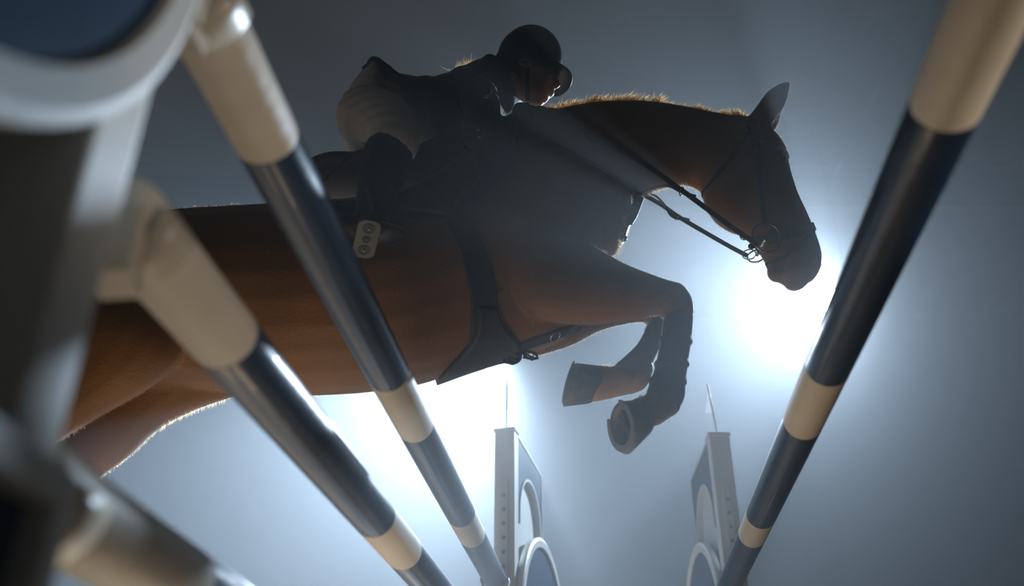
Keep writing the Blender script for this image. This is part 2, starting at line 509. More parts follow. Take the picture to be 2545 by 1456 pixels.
#---FENCE---
# ------------------------------------------------------------------ jump standards
def standard(label, base, sx, sy, rot, tall=2.03, dz=1.22, deep=0.0):
    root = thing('jump_standard', base, label, 'jump standard', 'jump standards holding the striped poles')
    R = Matrix.Rotation(rot, 4, 'Z')
    def T(p): return Vector(base) + R @ Vector((sx * p[0], sy * p[1], p[2]))
    M4 = Matrix.Translation(base) @ R @ Matrix.Diagonal((sx, sy, 1, 1))
    bm = bmesh.new(); add_box(bm, (-deep / 2, 0, tall / 2 + 0.03), (0.10 + deep, 0.075, tall - 0.06), M4, 0.006)
    bm_obj('post', bm, M_stand, root)
    bm = bmesh.new(); add_box(bm, (0, 0, tall + 0.004), (0.112, 0.087, 0.014), M4, 0.004)
    bm_obj('post_cap', bm, M_stand, root)
    bm = bmesh.new(); add_box(bm, (0, -0.042, 0.93), (0.040, 0.012, 1.7), M4, 0.002)
    track = bm_obj('cup_track', bm, M_stand, root)
    hm_ = None
    for k in range(24):  # holes drawn as solid dark discs, their inner shade put into the colour
        z = 1.70 - k * 0.066
        if hm_ is None:
            bm = bmesh.new(); bmesh.ops.create_cone(bm, cap_ends=True, segments=12, radius1=0.0095, radius2=0.0095, depth=0.006)
            bmesh.ops.rotate(bm, matrix=Matrix.Rotation(PI / 2, 3, 'X'), verts=bm.verts)
            h = bm_obj('hole_shade_disc', bm, M_hole_shade, track); hm_ = h.data
        else:
            h = bpy.data.objects.new('hole_shade_disc', hm_); COL.objects.link(h); h.parent = track
        h.matrix_parent_inverse = Matrix(); h.location = T((0, -0.0485, z)); h.rotation_euler = (0, 0, rot)
    def plate(name, outline, a0, a1, m, par=root, smooth=False):
        n = len(outline)
        v = [T((a0, b, z)) for b, z in outline] + [T((a1, b, z)) for b, z in outline]
        f = [tuple(range(n)), tuple(range(n, 2 * n))[::-1]] + [(i, (i + 1) % n, n + (i + 1) % n, n + i) for i in range(n)]
        return mesh_obj(name, v, f, m, par, smooth)
    # upper blue panel with an arched opening, its lit edges drawn as white strips
    cb, cz, ar = 0.30, 1.66, 0.215
    arch = [(cb + ar * math.cos(a), cz + ar * math.sin(a)) for a in [PI * k / 20 for k in range(21)]]
    up = plate('upper_panel', [(0.04, 2.03), (0.56, 1.985), (0.56, 1.60), (cb + ar, 1.60)] + arch + [(cb - ar, 1.60), (0.04, 1.60)], 0.012, 0.040, M_panel)
    plate('lit_edge_strip', [(0.04, 2.03), (0.56, 1.985), (0.56, 1.992), (0.04, 2.042)], 0.008, 0.044, M_stand, up)
    plate('lit_edge_strip', [(0.56, 1.985), (0.568, 1.992), (0.568, 1.60), (0.56, 1.60)], 0.008, 0.044, M_stand, up)
    inner = [(cb + (ar - 0.012) * math.cos(a), cz + (ar - 0.012) * math.sin(a)) for a in [PI * k / 20 for k in range(21)]]
    plate('lit_arch_edge', [(cb + ar, 1.60)] + arch + [(cb - ar, 1.60), (cb - ar + 0.012, 1.60)] + inner[::-1] + [(cb + ar - 0.012, 1.60)], 0.006, 0.047, M_stand, up)
    plate('arch_panel', [(cb + ar, 1.40)] + arch + [(cb - ar, 1.40)], 0.010, 0.020, M_stand)
    bm = bmesh.new(); add_box(bm, (0.0, 0.545, 0.82), (0.06, 0.05, 1.58), M4, 0.005); bm_obj('outer_post', bm, M_stand, root)
    # big blue disc with a thick white rim
    db, Rr = 0.44, 0.475
    circ = [(math.cos(2 * PI * k / 72), math.sin(2 * PI * k / 72)) for k in range(72)]
    disc = plate('disc', [(db + (Rr - 0.035) * x, dz + (Rr - 0.035) * y) for x, y in circ], 0.052, 0.072, M_panel)
    prof = [(Rr - 0.052, 0.064), (Rr - 0.045, 0.082), (Rr - 0.012, 0.084), (Rr, 0.078), (Rr, 0.048), (Rr - 0.045, 0.046)]
    v, f = [], []
    for x, y in circ:
        for r, a in prof: v.append(T((a, db + r * x, dz + r * y)))
    for i in range(72):
        for k in range(6):
            f.append((i * 6 + k, i * 6 + (k + 1) % 6, ((i + 1) % 72) * 6 + (k + 1) % 6, ((i + 1) % 72) * 6 + k))
    rim = mesh_obj('disc_rim', v, f, M_stand, root, False)
    for q in rim.data.polygons: q.use_smooth = abs(q.normal.dot(R @ Vector((1, 0, 0)))) < 0.5
    # lower framed panel and foot
    bm = bmesh.new()
    for c, s in (((0.03, 0.19, 0.612), (0.06, 0.46, 0.03)), ((0.03, 0.19, 0.125), (0.06, 0.46, 0.05)), ((0.03, -0.025, 0.373), (0.06, 0.03, 0.447)), ((0.03, 0.395, 0.373), (0.06, 0.05, 0.447))):
        add_box(bm, c, s, M4 @ Matrix.Translation((0.03, 0.03, 0)), 0.004)
    fr = bm_obj('lower_frame', bm, M_stand, root)
    bm = bmesh.new(); add_box(bm, (0.06, 0.21, 0.374), (0.02, 0.44, 0.448), M4); bm_obj('lower_panel', bm, M_panel, fr)
    bm = bmesh.new(); add_box(bm, (0.0, 0.25, 0.035), (0.08, 0.95, 0.07), M4, 0.008); bm_obj('foot', bm, M_stand, root)
    bm = bmesh.new(); add_box(bm, (0.0, 0.0, 0.035), (0.55, 0.08, 0.07), M4, 0.008); bm_obj('foot', bm, M_stand, root)
    return root, T
near_left = Vector((-0.425, 0.675, 0))
std_nl, T_nl = standard('blurred white standard with blue disc, nearest, at the left pole ends', near_left, 1, -1, math.radians(-2), deep=0.16)
b0 = U(1259, 1075, 4.22); far_left = Vector((b0.x, 4.22, 0))
std_fl, T_fl = standard('far white and blue standard at the end of the left poles', far_left, 1, 1, math.radians(-15), dz=1.13)
b1 = U(1782, 1072, 4.28); far_right = Vector((b1.x, 4.28, 0))
std_fr, T_fr = standard('far white and blue standard at the end of the single right pole', far_right, -1, 1, math.radians(0), dz=1.13)
def flag(T, base, lean, side, label):
    p0 = T((0, 0, 2.034)); p1 = p0 + Vector((lean, 0, 0.285))
    t = thing('marker_flag', p0, label, 'flag', 'marker flags on the far standards')
    tube('flag_pole', [p0, p1], 0.0045, M_stand, t, 8)
    a, b = p0.lerp(p1, 0.42), p0.lerp(p1, 0.97)
    d = Vector((side, 0.02, 0)).normalized()
    v = [a, a + d * 0.042 + Vector((0, 0, 0.004)), b, a + Vector((0, .003, 0)), a + d * 0.042 + Vector((0, .003, 0.004)), b + Vector((0, .003, 0))]
    mesh_obj('flag', v, [(0, 1, 2), (3, 5, 4), (0, 1, 4, 3), (1, 2, 5, 4), (2, 0, 3, 5)], M_flag, t, False)
flag(T_fl, far_left, 0.0, 1, 'small pale flag on the far left standard')
flag(T_fr, far_right, -0.02, -1, 'small white flag on the far right standard')

# ------------------------------------------------------------------ striped poles
POLE_R = 0.050
def pole(label, p0, p1, cuts, ends=(True, True)):
    """p0 near end, p1 far end; cuts = list of (distance from the near end, colour that starts there)"""
    d = (p1 - p0).normalized(); L = (p1 - p0).length
    t = thing('jump_pole', p0, label, 'pole', 'striped jump poles')
    u, v, _ = frame_from(d)
    seg = 24
    for i, (s, colr) in enumerate(cuts):
        e_ = cuts[i + 1][0] if i + 1 < len(cuts) else L
        rings = []
        if i == 0: rings += [(0.0, 0.30), (0.002, 0.72), (0.012, 0.93), (0.028, 1.0)]
        else: rings += [(s, 0.996), (s + 0.0025, 1.0)]
        n = max(2, int((e_ - s) / 0.12))
        st = rings[-1][0]
        rings += [(st + (e_ - 0.003 - st) * k / n, 1.0) for k in range(1, n)]
        if i + 1 == len(cuts): rings += [(L - 0.028, 1.0), (L - 0.012, 0.93), (L - 0.002, 0.72), (L, 0.30)]
        else: rings += [(e_ - 0.0025, 1.0), (e_, 0.996)]
        verts, faces = [], []
        for off, rr in rings:
            for k in range(seg):
                a = 2 * PI * k / seg
                verts.append(p0 + d * off + (u * math.cos(a) + v * math.sin(a)) * rr * POLE_R)
        for q in range(len(rings) - 1):
            for k in range(seg):
                a0, b0_ = q * seg + k, q * seg + (k + 1) % seg; faces.append((a0, b0_, b0_ + seg, a0 + seg))
        faces.append(tuple(range(seg))); faces.append(tuple(range((len(rings) - 1) * seg, len(rings) * seg)))
        o = mesh_obj('white_band' if colr == 'w' else 'blue_band', verts, faces, M_white if colr == 'w' else M_blue, t)
    return t
def along(p0, p1, px, py):            # distance along a pole of the point a pixel of its centre line shows
    best, bs = 0, 1e9
    L = (p1 - p0).length
    for k in range(1501):
        s = L * k / 1500; x, y, _ = project(p0.lerp(p1, s / L))
        e_ = (x - px) ** 2 + (y - py) ** 2
        if e_ < bs: bs, best = e_, s
    return best
ZA, ZB, ZCc, ZD = CAMH + 0.90, CAMH + 0.60, CAMH + 0.265, CAMH + 0.88
def pole_px(label, Z, a, b, y_near, y_far, bands):
    A, B = UZ(*a, Z), UZ(*b, Z)
    d = (B - A) / (B.y - A.y)
    p0, p1 = A + d * (y_near - A.y), A + d * (y_far - A.y)
    cuts = [(0.0, 'w')]
    for (px, py, c) in bands: cuts.append((along(p0, p1, px, py), c))
    pole(label, p0, p1, cuts)
    return p0, p1
PA = pole_px('topmost blue and white pole on the left standards', ZA, (663, 345), (1145, 1275), 0.76, 4.16,
        [(663, 345, 'b'), (965, 925, 'w'), (1030, 1058, 'b'), (1145, 1275, 'w'), (1178, 1325, 'b')])
PB = pole_px('middle blue and white pole of the left side, its rounded end in view', ZB, (557, 838), (1003, 1370), 0.838, 4.16,
        [(557, 838, 'b'), (930, 1283, 'w'), (1003, 1368, 'b')])
PCc = pole_px('lowest pole of the left side, crossing the bottom left corner', ZCc, (430, 1440), (760, 1640), 0.80, 4.16,
        [(440, 1448, 'b'), (1000, 1730, 'w'), (1100, 1780, 'b')])
PD = pole_px('single dark blue and white pole on the right of the jump', ZD, (2350, 262), (1890, 1283), 0.70, 4.22,
        [(2350, 262, 'b'), (2058, 912, 'w'), (2000, 1050, 'b'), (1892, 1278, 'w'), (1867, 1326, 'b')])

# cups that carry the poles
def cup(label, p, d, toward, r=POLE_R):
    """U shaped cup under a pole point p (axis d); toward = the post direction"""
    t = thing('jump_cup', p - Vector((0, 0, r + 0.03)), label, 'pole cup', 'cups holding the poles')
    d = d.normalized(); s = Vector((0, 0, 1)).cross(d).normalized(); up = Vector((0, 0, 1))
    verts, faces = [], []
    N = 12
    for e_ in (-0.035, 0.035):
        for rr in (r + 0.002, r + 0.014):
            for k in range(N + 1):
                a = PI + PI * k / N
                verts.append(p + d * e_ + (s * math.cos(a) + up * math.sin(a)) * rr)
    n = N + 1
    for k in range(N):
        faces += [(k, k + 1, 2 * n + k + 1, 2 * n + k), (n + k, 3 * n + k, 3 * n + k + 1, n + k + 1), (k, n + k, n + k + 1, k + 1), (2 * n + k, 2 * n + k + 1, 3 * n + k + 1, 3 * n + k)]
    faces += [(0, 2 * n, 3 * n, n), (N, n + N, 3 * n + N, 2 * n + N)]
    mesh_obj('cradle', verts, faces, M_cup, t)
    bm = bmesh.new()
    M4 = Matrix.Translation(p) @ Matrix((s, d, up)).transposed().to_4x4()
    sg = 1 if toward.dot(d) > 0 else -1
    add_box(bm, (0, sg * 0.045, -0.050), (0.085, 0.022, 0.085), M4, 0.005)
    add_box(bm, (0, sg * 0.02, -0.075), (0.05, 0.07, 0.030), M4, 0.005)
    bm_obj('back_plate', bm, M_cup, t)
    return t
for (P, nm) in ((PA, 'topmost'), (PB, 'middle'), (PCc, 'lowest')):
    d = (P[1] - P[0]).normalized()
    cup('beige cup under the near end of the %s left pole' % nm, P[0] + d * 0.05, d, -d)
    cup('cup under the far end of the %s left pole' % nm, P[1] - d * 0.045, d, d)
d = (PD[1] - PD[0]).normalized()
cup('cup under the far end of the single right pole', PD[1] - d * 0.045, d, d)

#---HORSE---
# ------------------------------------------------------------------ the horse
S_ = lambda t, b, w, dy=0.0: section(t, b, YH + dy, w)
horse_root = thing('horse', (0, YH, U(900, 760, YH).z), 'bay horse leaping over the poles with folded forelegs', 'horse')
torso_secs = [S_((40, 690), (60, 850), .10), S_((110, 620), (110, 920), .22), S_((230, 572), (230, 960), .27), S_((350, 548), (350, 975), .29),
    S_((470, 535), (470, 975), .29), S_((600, 528), (600, 990), .30), S_((750, 520), (750, 993), .31), S_((900, 508), (900, 985), .31),
    S_((1030, 480), (1040, 965), .305), S_((1150, 400), (1160, 925), .28), S_((1260, 315), (1275, 890), .25), S_((1350, 275), (1370, 868), .22),
    S_((1430, 300), (1445, 800), .20), S_((1482, 400), (1498, 655), .13)]
neck_secs = [S_((1270, 305), (1440, 660), .16), S_((1390, 272), (1505, 560), .125), S_((1490, 256), (1595, 490), .105), S_((1600, 255), (1690, 460), .092),
    S_((1700, 267), (1738, 470), .088), S_((1800, 284), (1765, 505), .088), S_((1858, 290), (1775, 540), .08)]
head_secs = [S_((1850, 289), (1742, 478), .075), S_((1915, 318), (1748, 512), .095), S_((1955, 365), (1770, 548), .10), S_((1967, 420), (1803, 571), .095),
    S_((1985, 480), (1845, 586), .078), S_((2010, 535), (1877, 610), .066), S_((2032, 590), (1893, 642), .058), S_((2044, 640), (1915, 668), .056),
    S_((2035, 680), (1928, 690), .05), S_((2008, 704), (1948, 702), .032)]
parts = [loft(torso_secs), loft(neck_secs), loft(head_secs)]
# ears
EARS = []
ear = [S_((1858, 292), (1912, 318), .026, -.055), S_((1880, 262), (1925, 300), .030, -.055), S_((1905, 228), (1950, 268), .026, -.055), S_((1935, 208), (1961, 235), .016, -.055), S_((1958, 201), (1966, 207), .005, -.055)]
parts.append(loft(ear, 3, 14))
parts.append(loft([(mirror(c, YH), Vector((n_.x, -n_.y, n_.z)), l_) for c, n_, l_ in ear], 3, 14))
# lower lip, brow, cheek
ax = (Vector((1, 0, 0)), Vector((0, 1, 0)), Vector((0, 0, 1)))
parts.append(ball(U(1928, 678, YH), (.030, .030, .034)))
for sgn in (-1, 1):
    parts.append(ball(sym(1942, 388, .072, sgn), (.030, .026, .030)))
    parts.append(ball(sym(1835, 485, .050, sgn), (.072, .036, .072)))
    parts.append(ball(sym(2015, 650, .03, sgn), (.035, .028, .045)))
# forelegs: near (right) and far (left)
dn, df = -.14, .12
fore_n = [S_((1330, 520), (1230, 700), .09, dn), S_((1440, 590), (1320, 785), .095, dn), S_((1545, 652), (1440, 806), .085, dn), S_((1625, 685), (1540, 796), .068, dn), S_((1688, 706), (1625, 780), .055, dn)]
knee_n = [S_((1700, 712), (1636, 772), .050, dn), S_((1722, 742), (1642, 780), .050, dn), S_((1726, 780), (1650, 795), .046, dn), S_((1712, 840), (1656, 848), .032, dn), S_((1702, 900), (1648, 908), .030, dn), S_((1693, 950), (1634, 955), .031, dn), S_((1688, 985), (1620, 980), .034, dn)]
past_n = [S_((1696, 990), (1612, 965), .040, dn), S_((1685, 1022), (1600, 985), .040, dn - .01), S_((1655, 1046), (1580, 990), .042, dn - .022), S_((1640, 1056), (1568, 994), .042, dn - .03)]
fore_f = [S_((1440, 640), (1325, 888), .085, df), S_((1500, 700), (1418, 858), .075, df), S_((1560, 735), (1490, 818), .062, df), S_((1625, 750), (1570, 797), .052, df), S_((1660, 765), (1610, 796), .048, df)]
knee_f = [S_((1662, 772), (1606, 800), .046, df), S_((1654, 805), (1603, 818), .042, df), S_((1638, 850), (1592, 862), .032, df), S_((1618, 895), (1565, 892), .030, df), S_((1600, 930), (1545, 918), .032, df)]
past_f = [S_((1625, 920), (1538, 905), .040, df), S_((1604, 966), (1522, 912), .040, df), S_((1545, 985), (1510, 910), .036, df), S_((1480, 1000), (1482, 906), .044, df)]
for q in (fore_n, knee_n, past_n, fore_f, knee_f, past_f): parts.append(loft(q, 4, 18))
# hind legs, trailing back
hn, hf = -.15, .15
hind_n = [S_((190, 600), (450, 760), .12, hn), S_((110, 750), (455, 880), .14, hn), S_((70, 880), (390, 945), .12, hn), S_((40, 980), (265, 1020), .085, hn), S_((0, 1070), (150, 1090), .06, hn), S_((-50, 1140), (60, 1160), .05, hn)]
hind_n2 = [S_((-80, 1130), (40, 1180), .045, hn), S_((-150, 1170), (-60, 1235), .036, hn), S_((-260, 1240), (-200, 1295), .032, hn), S_((-340, 1280), (-290, 1350), .038, hn), S_((-400, 1350), (-350, 1390), .04, hn)]
hind_f = [S_((360, 780), (590, 985), .11, hf), S_((300, 880), (500, 1012), .12, hf), S_((230, 960), (405, 1060), .10, hf), S_((165, 1040), (328, 1130), .08, hf), S_((110, 1115), (255, 1182), .062, hf), S_((40, 1190), (150, 1250), .05, hf)]
hind_f2 = [S_((20, 1180), (150, 1260), .045, hf), S_((-70, 1230), (10, 1310), .036, hf), S_((-190, 1310), (-130, 1365), .032, hf), S_((-270, 1350), (-220, 1420), .038, hf), S_((-330, 1420), (-280, 1460), .04, hf)]
for q in (hind_n, hind_n2, hind_f, hind_f2): parts.append(loft(q, 4, 18))
body = union('body', parts, 0.0095, 7, horse_root, M_coat)
# two more looks on the same skin: pale tan pasterns
# sculpt: nostril, eye socket, mouth line, jaw edge, shoulder and flank grooves
def dent(px, py, Yg, r, depth, sides=(-1, 1)):
    for sg in sides:
        c = sym(px, py, abs(Yg), sg)
        for v in body.data.vertices:
            dd = (v.co - c).length
            if dd < r: v.co -= v.normal * depth * (1 - (dd / r) ** 2) ** 2
def groove(path, dy, r, depth, n=26):
    pts = [U(x, y, YH + dy) for x, y in curve2(path, n)]
    bx = [min(p[k] for p in pts) - r for k in range(3)], [max(p[k] for p in pts) + r for k in range(3)]
    for v in body.data.vertices:
        q = v.co
        if all(bx[0][k] <= q[k] <= bx[1][k] for k in range(3)):
            dd = min(((q.x - p.x) ** 2 + (q.z - p.z) ** 2) ** .5 + 0.25 * abs(q.y - p.y) for p in pts)
            if dd < r: v.co -= v.normal * depth * (1 - (dd / r) ** 2)
dent(2022, 655, .045, .022, .012)

groove([(1955, 640), (1945, 670), (1958, 700)], -.045, .014, .006)
groove([(1745, 455), (1765, 505), (1810, 545), (1850, 578)], -.085, .02, .006)
groove([(1235, 700), (1290, 765), (1370, 802), (1440, 812)], -.2, .022, .010)
groove([(560, 900), (480, 915), (400, 935), (300, 985), (170, 1075)], -.24, .022, .008)
body.data.update()
BV = bvh_of(body)
tanc = [project(c)[0:2] for c in ()]
def in_poly(x, y, poly):
    r = False; j = len(poly) - 1
    for i in range(len(poly)):
        if (poly[i][1] > y) != (poly[j][1] > y) and x < (poly[j][0] - poly[i][0]) * (y - poly[i][1]) / (poly[j][1] - poly[i][1]) + poly[i][0]: r = not r
        j = i
    return r
tan_poly = [(1470, 880), (1525, 880), (1560, 950), (1632, 905), (1650, 950), (1580, 1020), (1470, 1030)]
mark = [0.0] * len(body.data.vertices)
for v in body.data.vertices:
    x, y, _ = project(v.co)
    if v.co.y > YH + .03 and v.co.x > .15 and in_poly(x, y, tan_poly): mark[v.index] = 1.0
edges = [tuple(e_.vertices) for e_ in body.data.edges if abs(body.data.vertices[e_.vertices[0]].co.x - .38) < .25 and body.data.vertices[e_.vertices[0]].co.z < 1.75]
for _ in range(3):
    acc, cnt = {}, {}
    for i, j in edges:
        acc[i] = acc.get(i, 0) + mark[j]; cnt[i] = cnt.get(i, 0) + 1
        acc[j] = acc.get(j, 0) + mark[i]; cnt[j] = cnt.get(j, 0) + 1
    for i in acc: mark[i] = .5 * mark[i] + .5 * acc[i] / cnt[i]
at = body.data.attributes.new('tan_marking', 'FLOAT', 'POINT'); at.data.foreach_set('value', mark)
# eyes
for sg in (-1, 1):
    v, f = ball(sym(1942, 394, .089, sg), (.015, .011, .015)); mesh_obj('eye', v, f, M_eye, horse_root)
# hooves
def hoof(cor, sole, rc, rs, nrm, name='hoof', heel=None):
    """cor coronet centre, sole ground centre; nrm outward sole normal; heel = direction of the heel in the sole plane"""
    nrm = nrm.normalized(); h = (heel - nrm * heel.dot(nrm)).normalized(); s = nrm.cross(h)
    seg = 28; verts, faces = [], []
    def ring(c, ra, rb, n_=nrm, toe=1.0):
        for k in range(seg):
            a = 2 * PI * k / seg
            x = math.cos(a); x2 = x if x < 0 else x * 0.86
            verts.append(c + h * x2 * ra + s * math.sin(a) * rb)
    ring(cor - nrm * 0.02, rc * .6, rc * .6); ring(cor, rc * 1.03, rc * .95); ring(cor.lerp(sole, .15), rc * 1.10, rc * 1.0); ring(cor.lerp(sole, .6), rc * .45 + rs * .62, rc * .4 + rs * .58)
    ring(sole, rs * 1.08, rs * .96); ring(sole + nrm * .003, rs * 1.02, rs * .90)
    for i in range(5):
        for k in range(seg):
            a0, b0_ = i * seg + k, i * seg + (k + 1) % seg; faces.append((a0, b0_, b0_ + seg, a0 + seg))
    faces.append(tuple(range(seg)))
    n0 = len(verts)
    ring(sole + nrm * .002, rs * .84, rs * .72); ring(sole - nrm * .020, rs * .74, rs * .62)
    for i in (5, 6):
        for k in range(seg):
            a0, b0_ = i * seg + k, i * seg + (k + 1) % seg; faces.append((a0, b0_, b0_ + seg, a0 + seg))
    faces.append(tuple(range(7 * seg, 8 * seg)))
    o = mesh_obj(name, verts, faces, M_hoof, horse_root, True)
    # frog: a low wedge from the heel to the middle of the sole; steel shoe on the wall
    a, b, c = sole + h * rs * .78 + s * rs * .26, sole + h * rs * .78 - s * rs * .26, sole - h * rs * .30
    v = [q - nrm * .022 for q in (a, b, c)] + [q * .8 + (a + b + c) / 15 - nrm * .010 for q in (a, b, c)]
    mesh_obj('frog', v, [(3, 4, 5), (0, 1, 4, 3), (1, 2, 5, 4), (2, 0, 3, 5), (0, 2, 1)], M_sole, o, False)
    pts = [sole + nrm * .003 + h * math.cos(t) * rs * (.93 if math.cos(t) > 0 else .84) * .97 + s * math.sin(t) * rs * .84 for t in [PI * .2 + PI * 1.6 * k / 30 for k in range(31)]]
    ribbon('horseshoe', [(q, nrm) for q in pts], .020, .005, M_shoe, o)
    return o
vw = -ray(1540, 1055).normalized()
hoof(U(1600, 1035, YH + dn - .035), U(1548, 1060, YH + dn - .05), .052, .072, Vector((-1, 0, -.06)) * .92 + vw * .42, heel=Vector((.05, .35, 1)))
hoof(U(1482, 953, YH + df), U(1418, 953, YH + df), .062, .072, Vector((-1, .06, .34)), heel=Vector((.35, .1, 1)))
hoof(U(-385, 1375, YH + hn), U(-440, 1410, YH + hn), .05, .065, Vector((-1, 0, .1)), heel=Vector((0, 0, 1)))
hoof(U(-315, 1445, YH + hf), U(-370, 1480, YH + hf), .05, .065, Vector((-1, 0, .1)), heel=Vector((0, 0, 1)))

#---HAIR---
def strands(name, roots, m, parent, rad=0.0007, nseg=3):
    """roots: (point, direction, length, droop vector)"""
    verts, faces = [], []
    for p, d, L, droop in roots:
        d = d.normalized(); b = len(verts)
        u = d.cross(Vector((random.gauss(0, .5), 1, random.gauss(0, .5)))).normalized()
        for i in range(nseg + 1):
            t = i / nseg
            c = p + d * L * t + droop * (t * t * L)
            if i == nseg: verts.append(c)
            else:
                r = rad * (1 - .6 * t); verts += [c - u * r, c + u * r]
        for i in range(nseg - 1): faces.append((b + 2 * i, b + 2 * i + 1, b + 2 * i + 3, b + 2 * i + 2))
        q = b + 2 * nseg - 2
        faces.append((q, q + 1, q + 2))
    me = bpy.data.meshes.new(name); me.from_pydata([tuple(v) for v in verts], [], faces)
    o = finish(name, me, m, parent, True)
    o['kind'] = 'stuff'
    return o
rv = lambda s: Vector((random.uniform(-s, s), random.uniform(-s, s), random.uniform(-s, s)))
crest = curve2([(1285, 292), (1330, 278), (1390, 268), (1490, 254), (1600, 253), (1700, 265), (1800, 282), (1862, 291)], 200)
roots = []
for k in range(3600):
    t = random.random(); i = int(t * 198)
    x, y = crest[i]
    tuft = math.sin(i * .55) * .5 + math.sin(i * .21 + 1) * .5
    env = 1.0 if 1390 < x < 1640 else (.55 if x > 1640 else .8)
    p = U(x, y + 5, YH + random.gauss(0, .012))
    L = random.uniform(.024, .050) * env * (1 + .3 * tuft)
    d = Vector((.45 * tuft + random.gauss(0, .35), random.gauss(0, .3), 1.0))
    roots.append((p, d, L, Vector((random.uniform(.1, .7), random.uniform(-.3, .3), -.2))))
for k in range(60):                                  # forelock tuft behind the ear
    p = U(1842 + random.gauss(0, 8), 290, YH + random.gauss(0, .015))
    roots.append((p, Vector((-.35 + random.gauss(0, .25), random.gauss(0, .2), 1)), random.uniform(.02, .055), Vector((-.2, 0, -.1))))
strands('mane', roots, M_hair, horse_root, .0011)
# short coat hair standing at the body's edge
roots = []
polys = body.data.polygons
NP = len(polys)
for k in range(100000):
    p = polys[random.randrange(NP)]
    c = p.center; n = p.normal
    if c.x < -1.35: continue
    view = (Vector((0, 0, CAMH)) - c).normalized()
    if n.dot(view) > .30 or (-.85 < c.x < .16 and c.z > 1.85): continue
    flow = Vector((-1, 0, -.35))
    if c.x > .62 and c.z > 1.9: flow = Vector((.2, 0, -1))
    flow = (flow - n * flow.dot(n))
    roots.append((c + rv(.004), n * .75 + flow * .5 + rv(.25), random.uniform(.003, .008), Vector()))
strands('coat_hair', roots, M_fuzz, horse_root, .00035, 2)
# longer hair: chest front, fetlocks, chin whiskers, jaw
roots = []
def patch(path, n, dy, L, d, spread=.2, sp=.004):
    pts = curve2(path, 60)
    for k in range(n):
        q = random.random() * 58.9; i = int(q); x = pts[i][0] + (pts[i + 1][0] - pts[i][0]) * (q - i); y = pts[i][1] + (pts[i + 1][1] - pts[i][1]) * (q - i)
        roots.append((hit(BV, x + random.gauss(0, 3), y + random.gauss(0, 3), YH + dy, -.002)[0] + Vector((0, random.gauss(0, sp), 0)), Vector(d) + rv(spread), random.uniform(.4, 1) * L, Vector((0, 0, -.25))))
patch([(1592, 490), (1552, 525), (1540, 575), (1534, 640)], 420, -.02, .024, (.7, -.2, -.6), .35, .008)
patch([(1600, 487), (1650, 466), (1700, 458)], 260, 0, .018, (.15, 0, -1), .3)
patch([(1700, 458), (1740, 478), (1752, 510)], 160, -.02, .022, (.4, 0, -1), .4)
patch([(1752, 520), (1800, 563), (1850, 583)], 160, -.02, .010, (-.4, 0, -1), .3)
patch([(1600, 792), (1612, 800), (1605, 822)], 90, df, .016, (-1, 0, -.5), .4)
patch([(1652, 800), (1648, 830)], 60, dn, .018, (-1, 0, -.5), .4)
patch([(1500, 910), (1520, 912)], 80, df, .020, (-.4, 0, 1), .3)
patch([(1590, 990), (1602, 990)], 60, dn, .022, (-.6, 0, 1), .3)
patch([(1728, 750), (1727, 800), (1718, 850)], 120, dn, .008, (1, 0, -.2), .3)
patch([(400, 1060), (480, 1020), (560, 997)], 220, hf, .016, (.3, 0, -1), .4)
patch([(1330, 878), (1400, 860), (1480, 822), (1560, 798)], 260, df, .008, (0, 0, -1), .3)
strands('feathering', roots, M_fuzz, horse_root, .0005, 3)
roots = []
for k in range(26):
    roots.append((U(random.uniform(1912, 1935), random.uniform(650, 700), YH + random.uniform(-.03, .03)), Vector((-1, random.uniform(-.4, .4), random.uniform(-.6, .2))), random.uniform(.04, .08), Vector((0, 0, -.3))))
strands('whiskers', roots, M_fuzz, horse_root, .0004, 4)
# tail, streaming behind
roots = []
for k in range(500):
    roots.append((U(50 + random.gauss(0, 12), 700 + random.gauss(0, 14), YH + random.gauss(0, .02)), Vector((-1, random.gauss(0, .1), .1 + random.gauss(0, .12))), random.uniform(.45, .75), Vector((0, 0, -.65))))
strands('tail', roots, mat('tail_hair', (0.05, 0.022, 0.008), .5), horse_root, .0014, 6)

#---TACK---
# ------------------------------------------------------------------ tack
# tendon boots on the forelegs
def boot(secs, label, strap_n):
    t = thing('tendon_boot', secs[len(secs) // 2][0], label, 'leg boot', 'dark leg boots on the forelegs')
    v, f = loft(secs, 4, 22, 1); mesh_obj('shell', v, f, M_boot, t)
    for k in strap_n:
        c, a, b = secs[k]
        ring = [(c + a * math.cos(2 * PI * i / 20) * 1.012 + b * math.sin(2 * PI * i / 20) * 1.012, (a.normalized() * math.cos(2 * PI * i / 20) + b.normalized() * math.sin(2 * PI * i / 20)).normalized()) for i in range(20)]
        ribbon('strap', ring, .022, .0012, M_boot, t, True)
    return t
boot([S_((1724, 792), (1646, 802), .048, dn), S_((1719, 845), (1640, 850), .046, dn), S_((1711, 900), (1628, 910), .046, dn), S_((1705, 945), (1614, 952), .049, dn), S_((1702, 985), (1606, 978), .052, dn), S_((1692, 1008), (1612, 992), .046, dn)],
     'slate leg boot on the near foreleg, above the upturned hoof', (1, 2, 3))
boot([S_((1660, 795), (1608, 808), .047, df), S_((1650, 840), (1582, 858), .046, df), S_((1628, 890), (1548, 892), .047, df), S_((1610, 925), (1524, 915), .048, df), S_((1588, 950), (1538, 938), .036, df)],
     'slate leg boot on the far foreleg, beside the pale pastern', ())
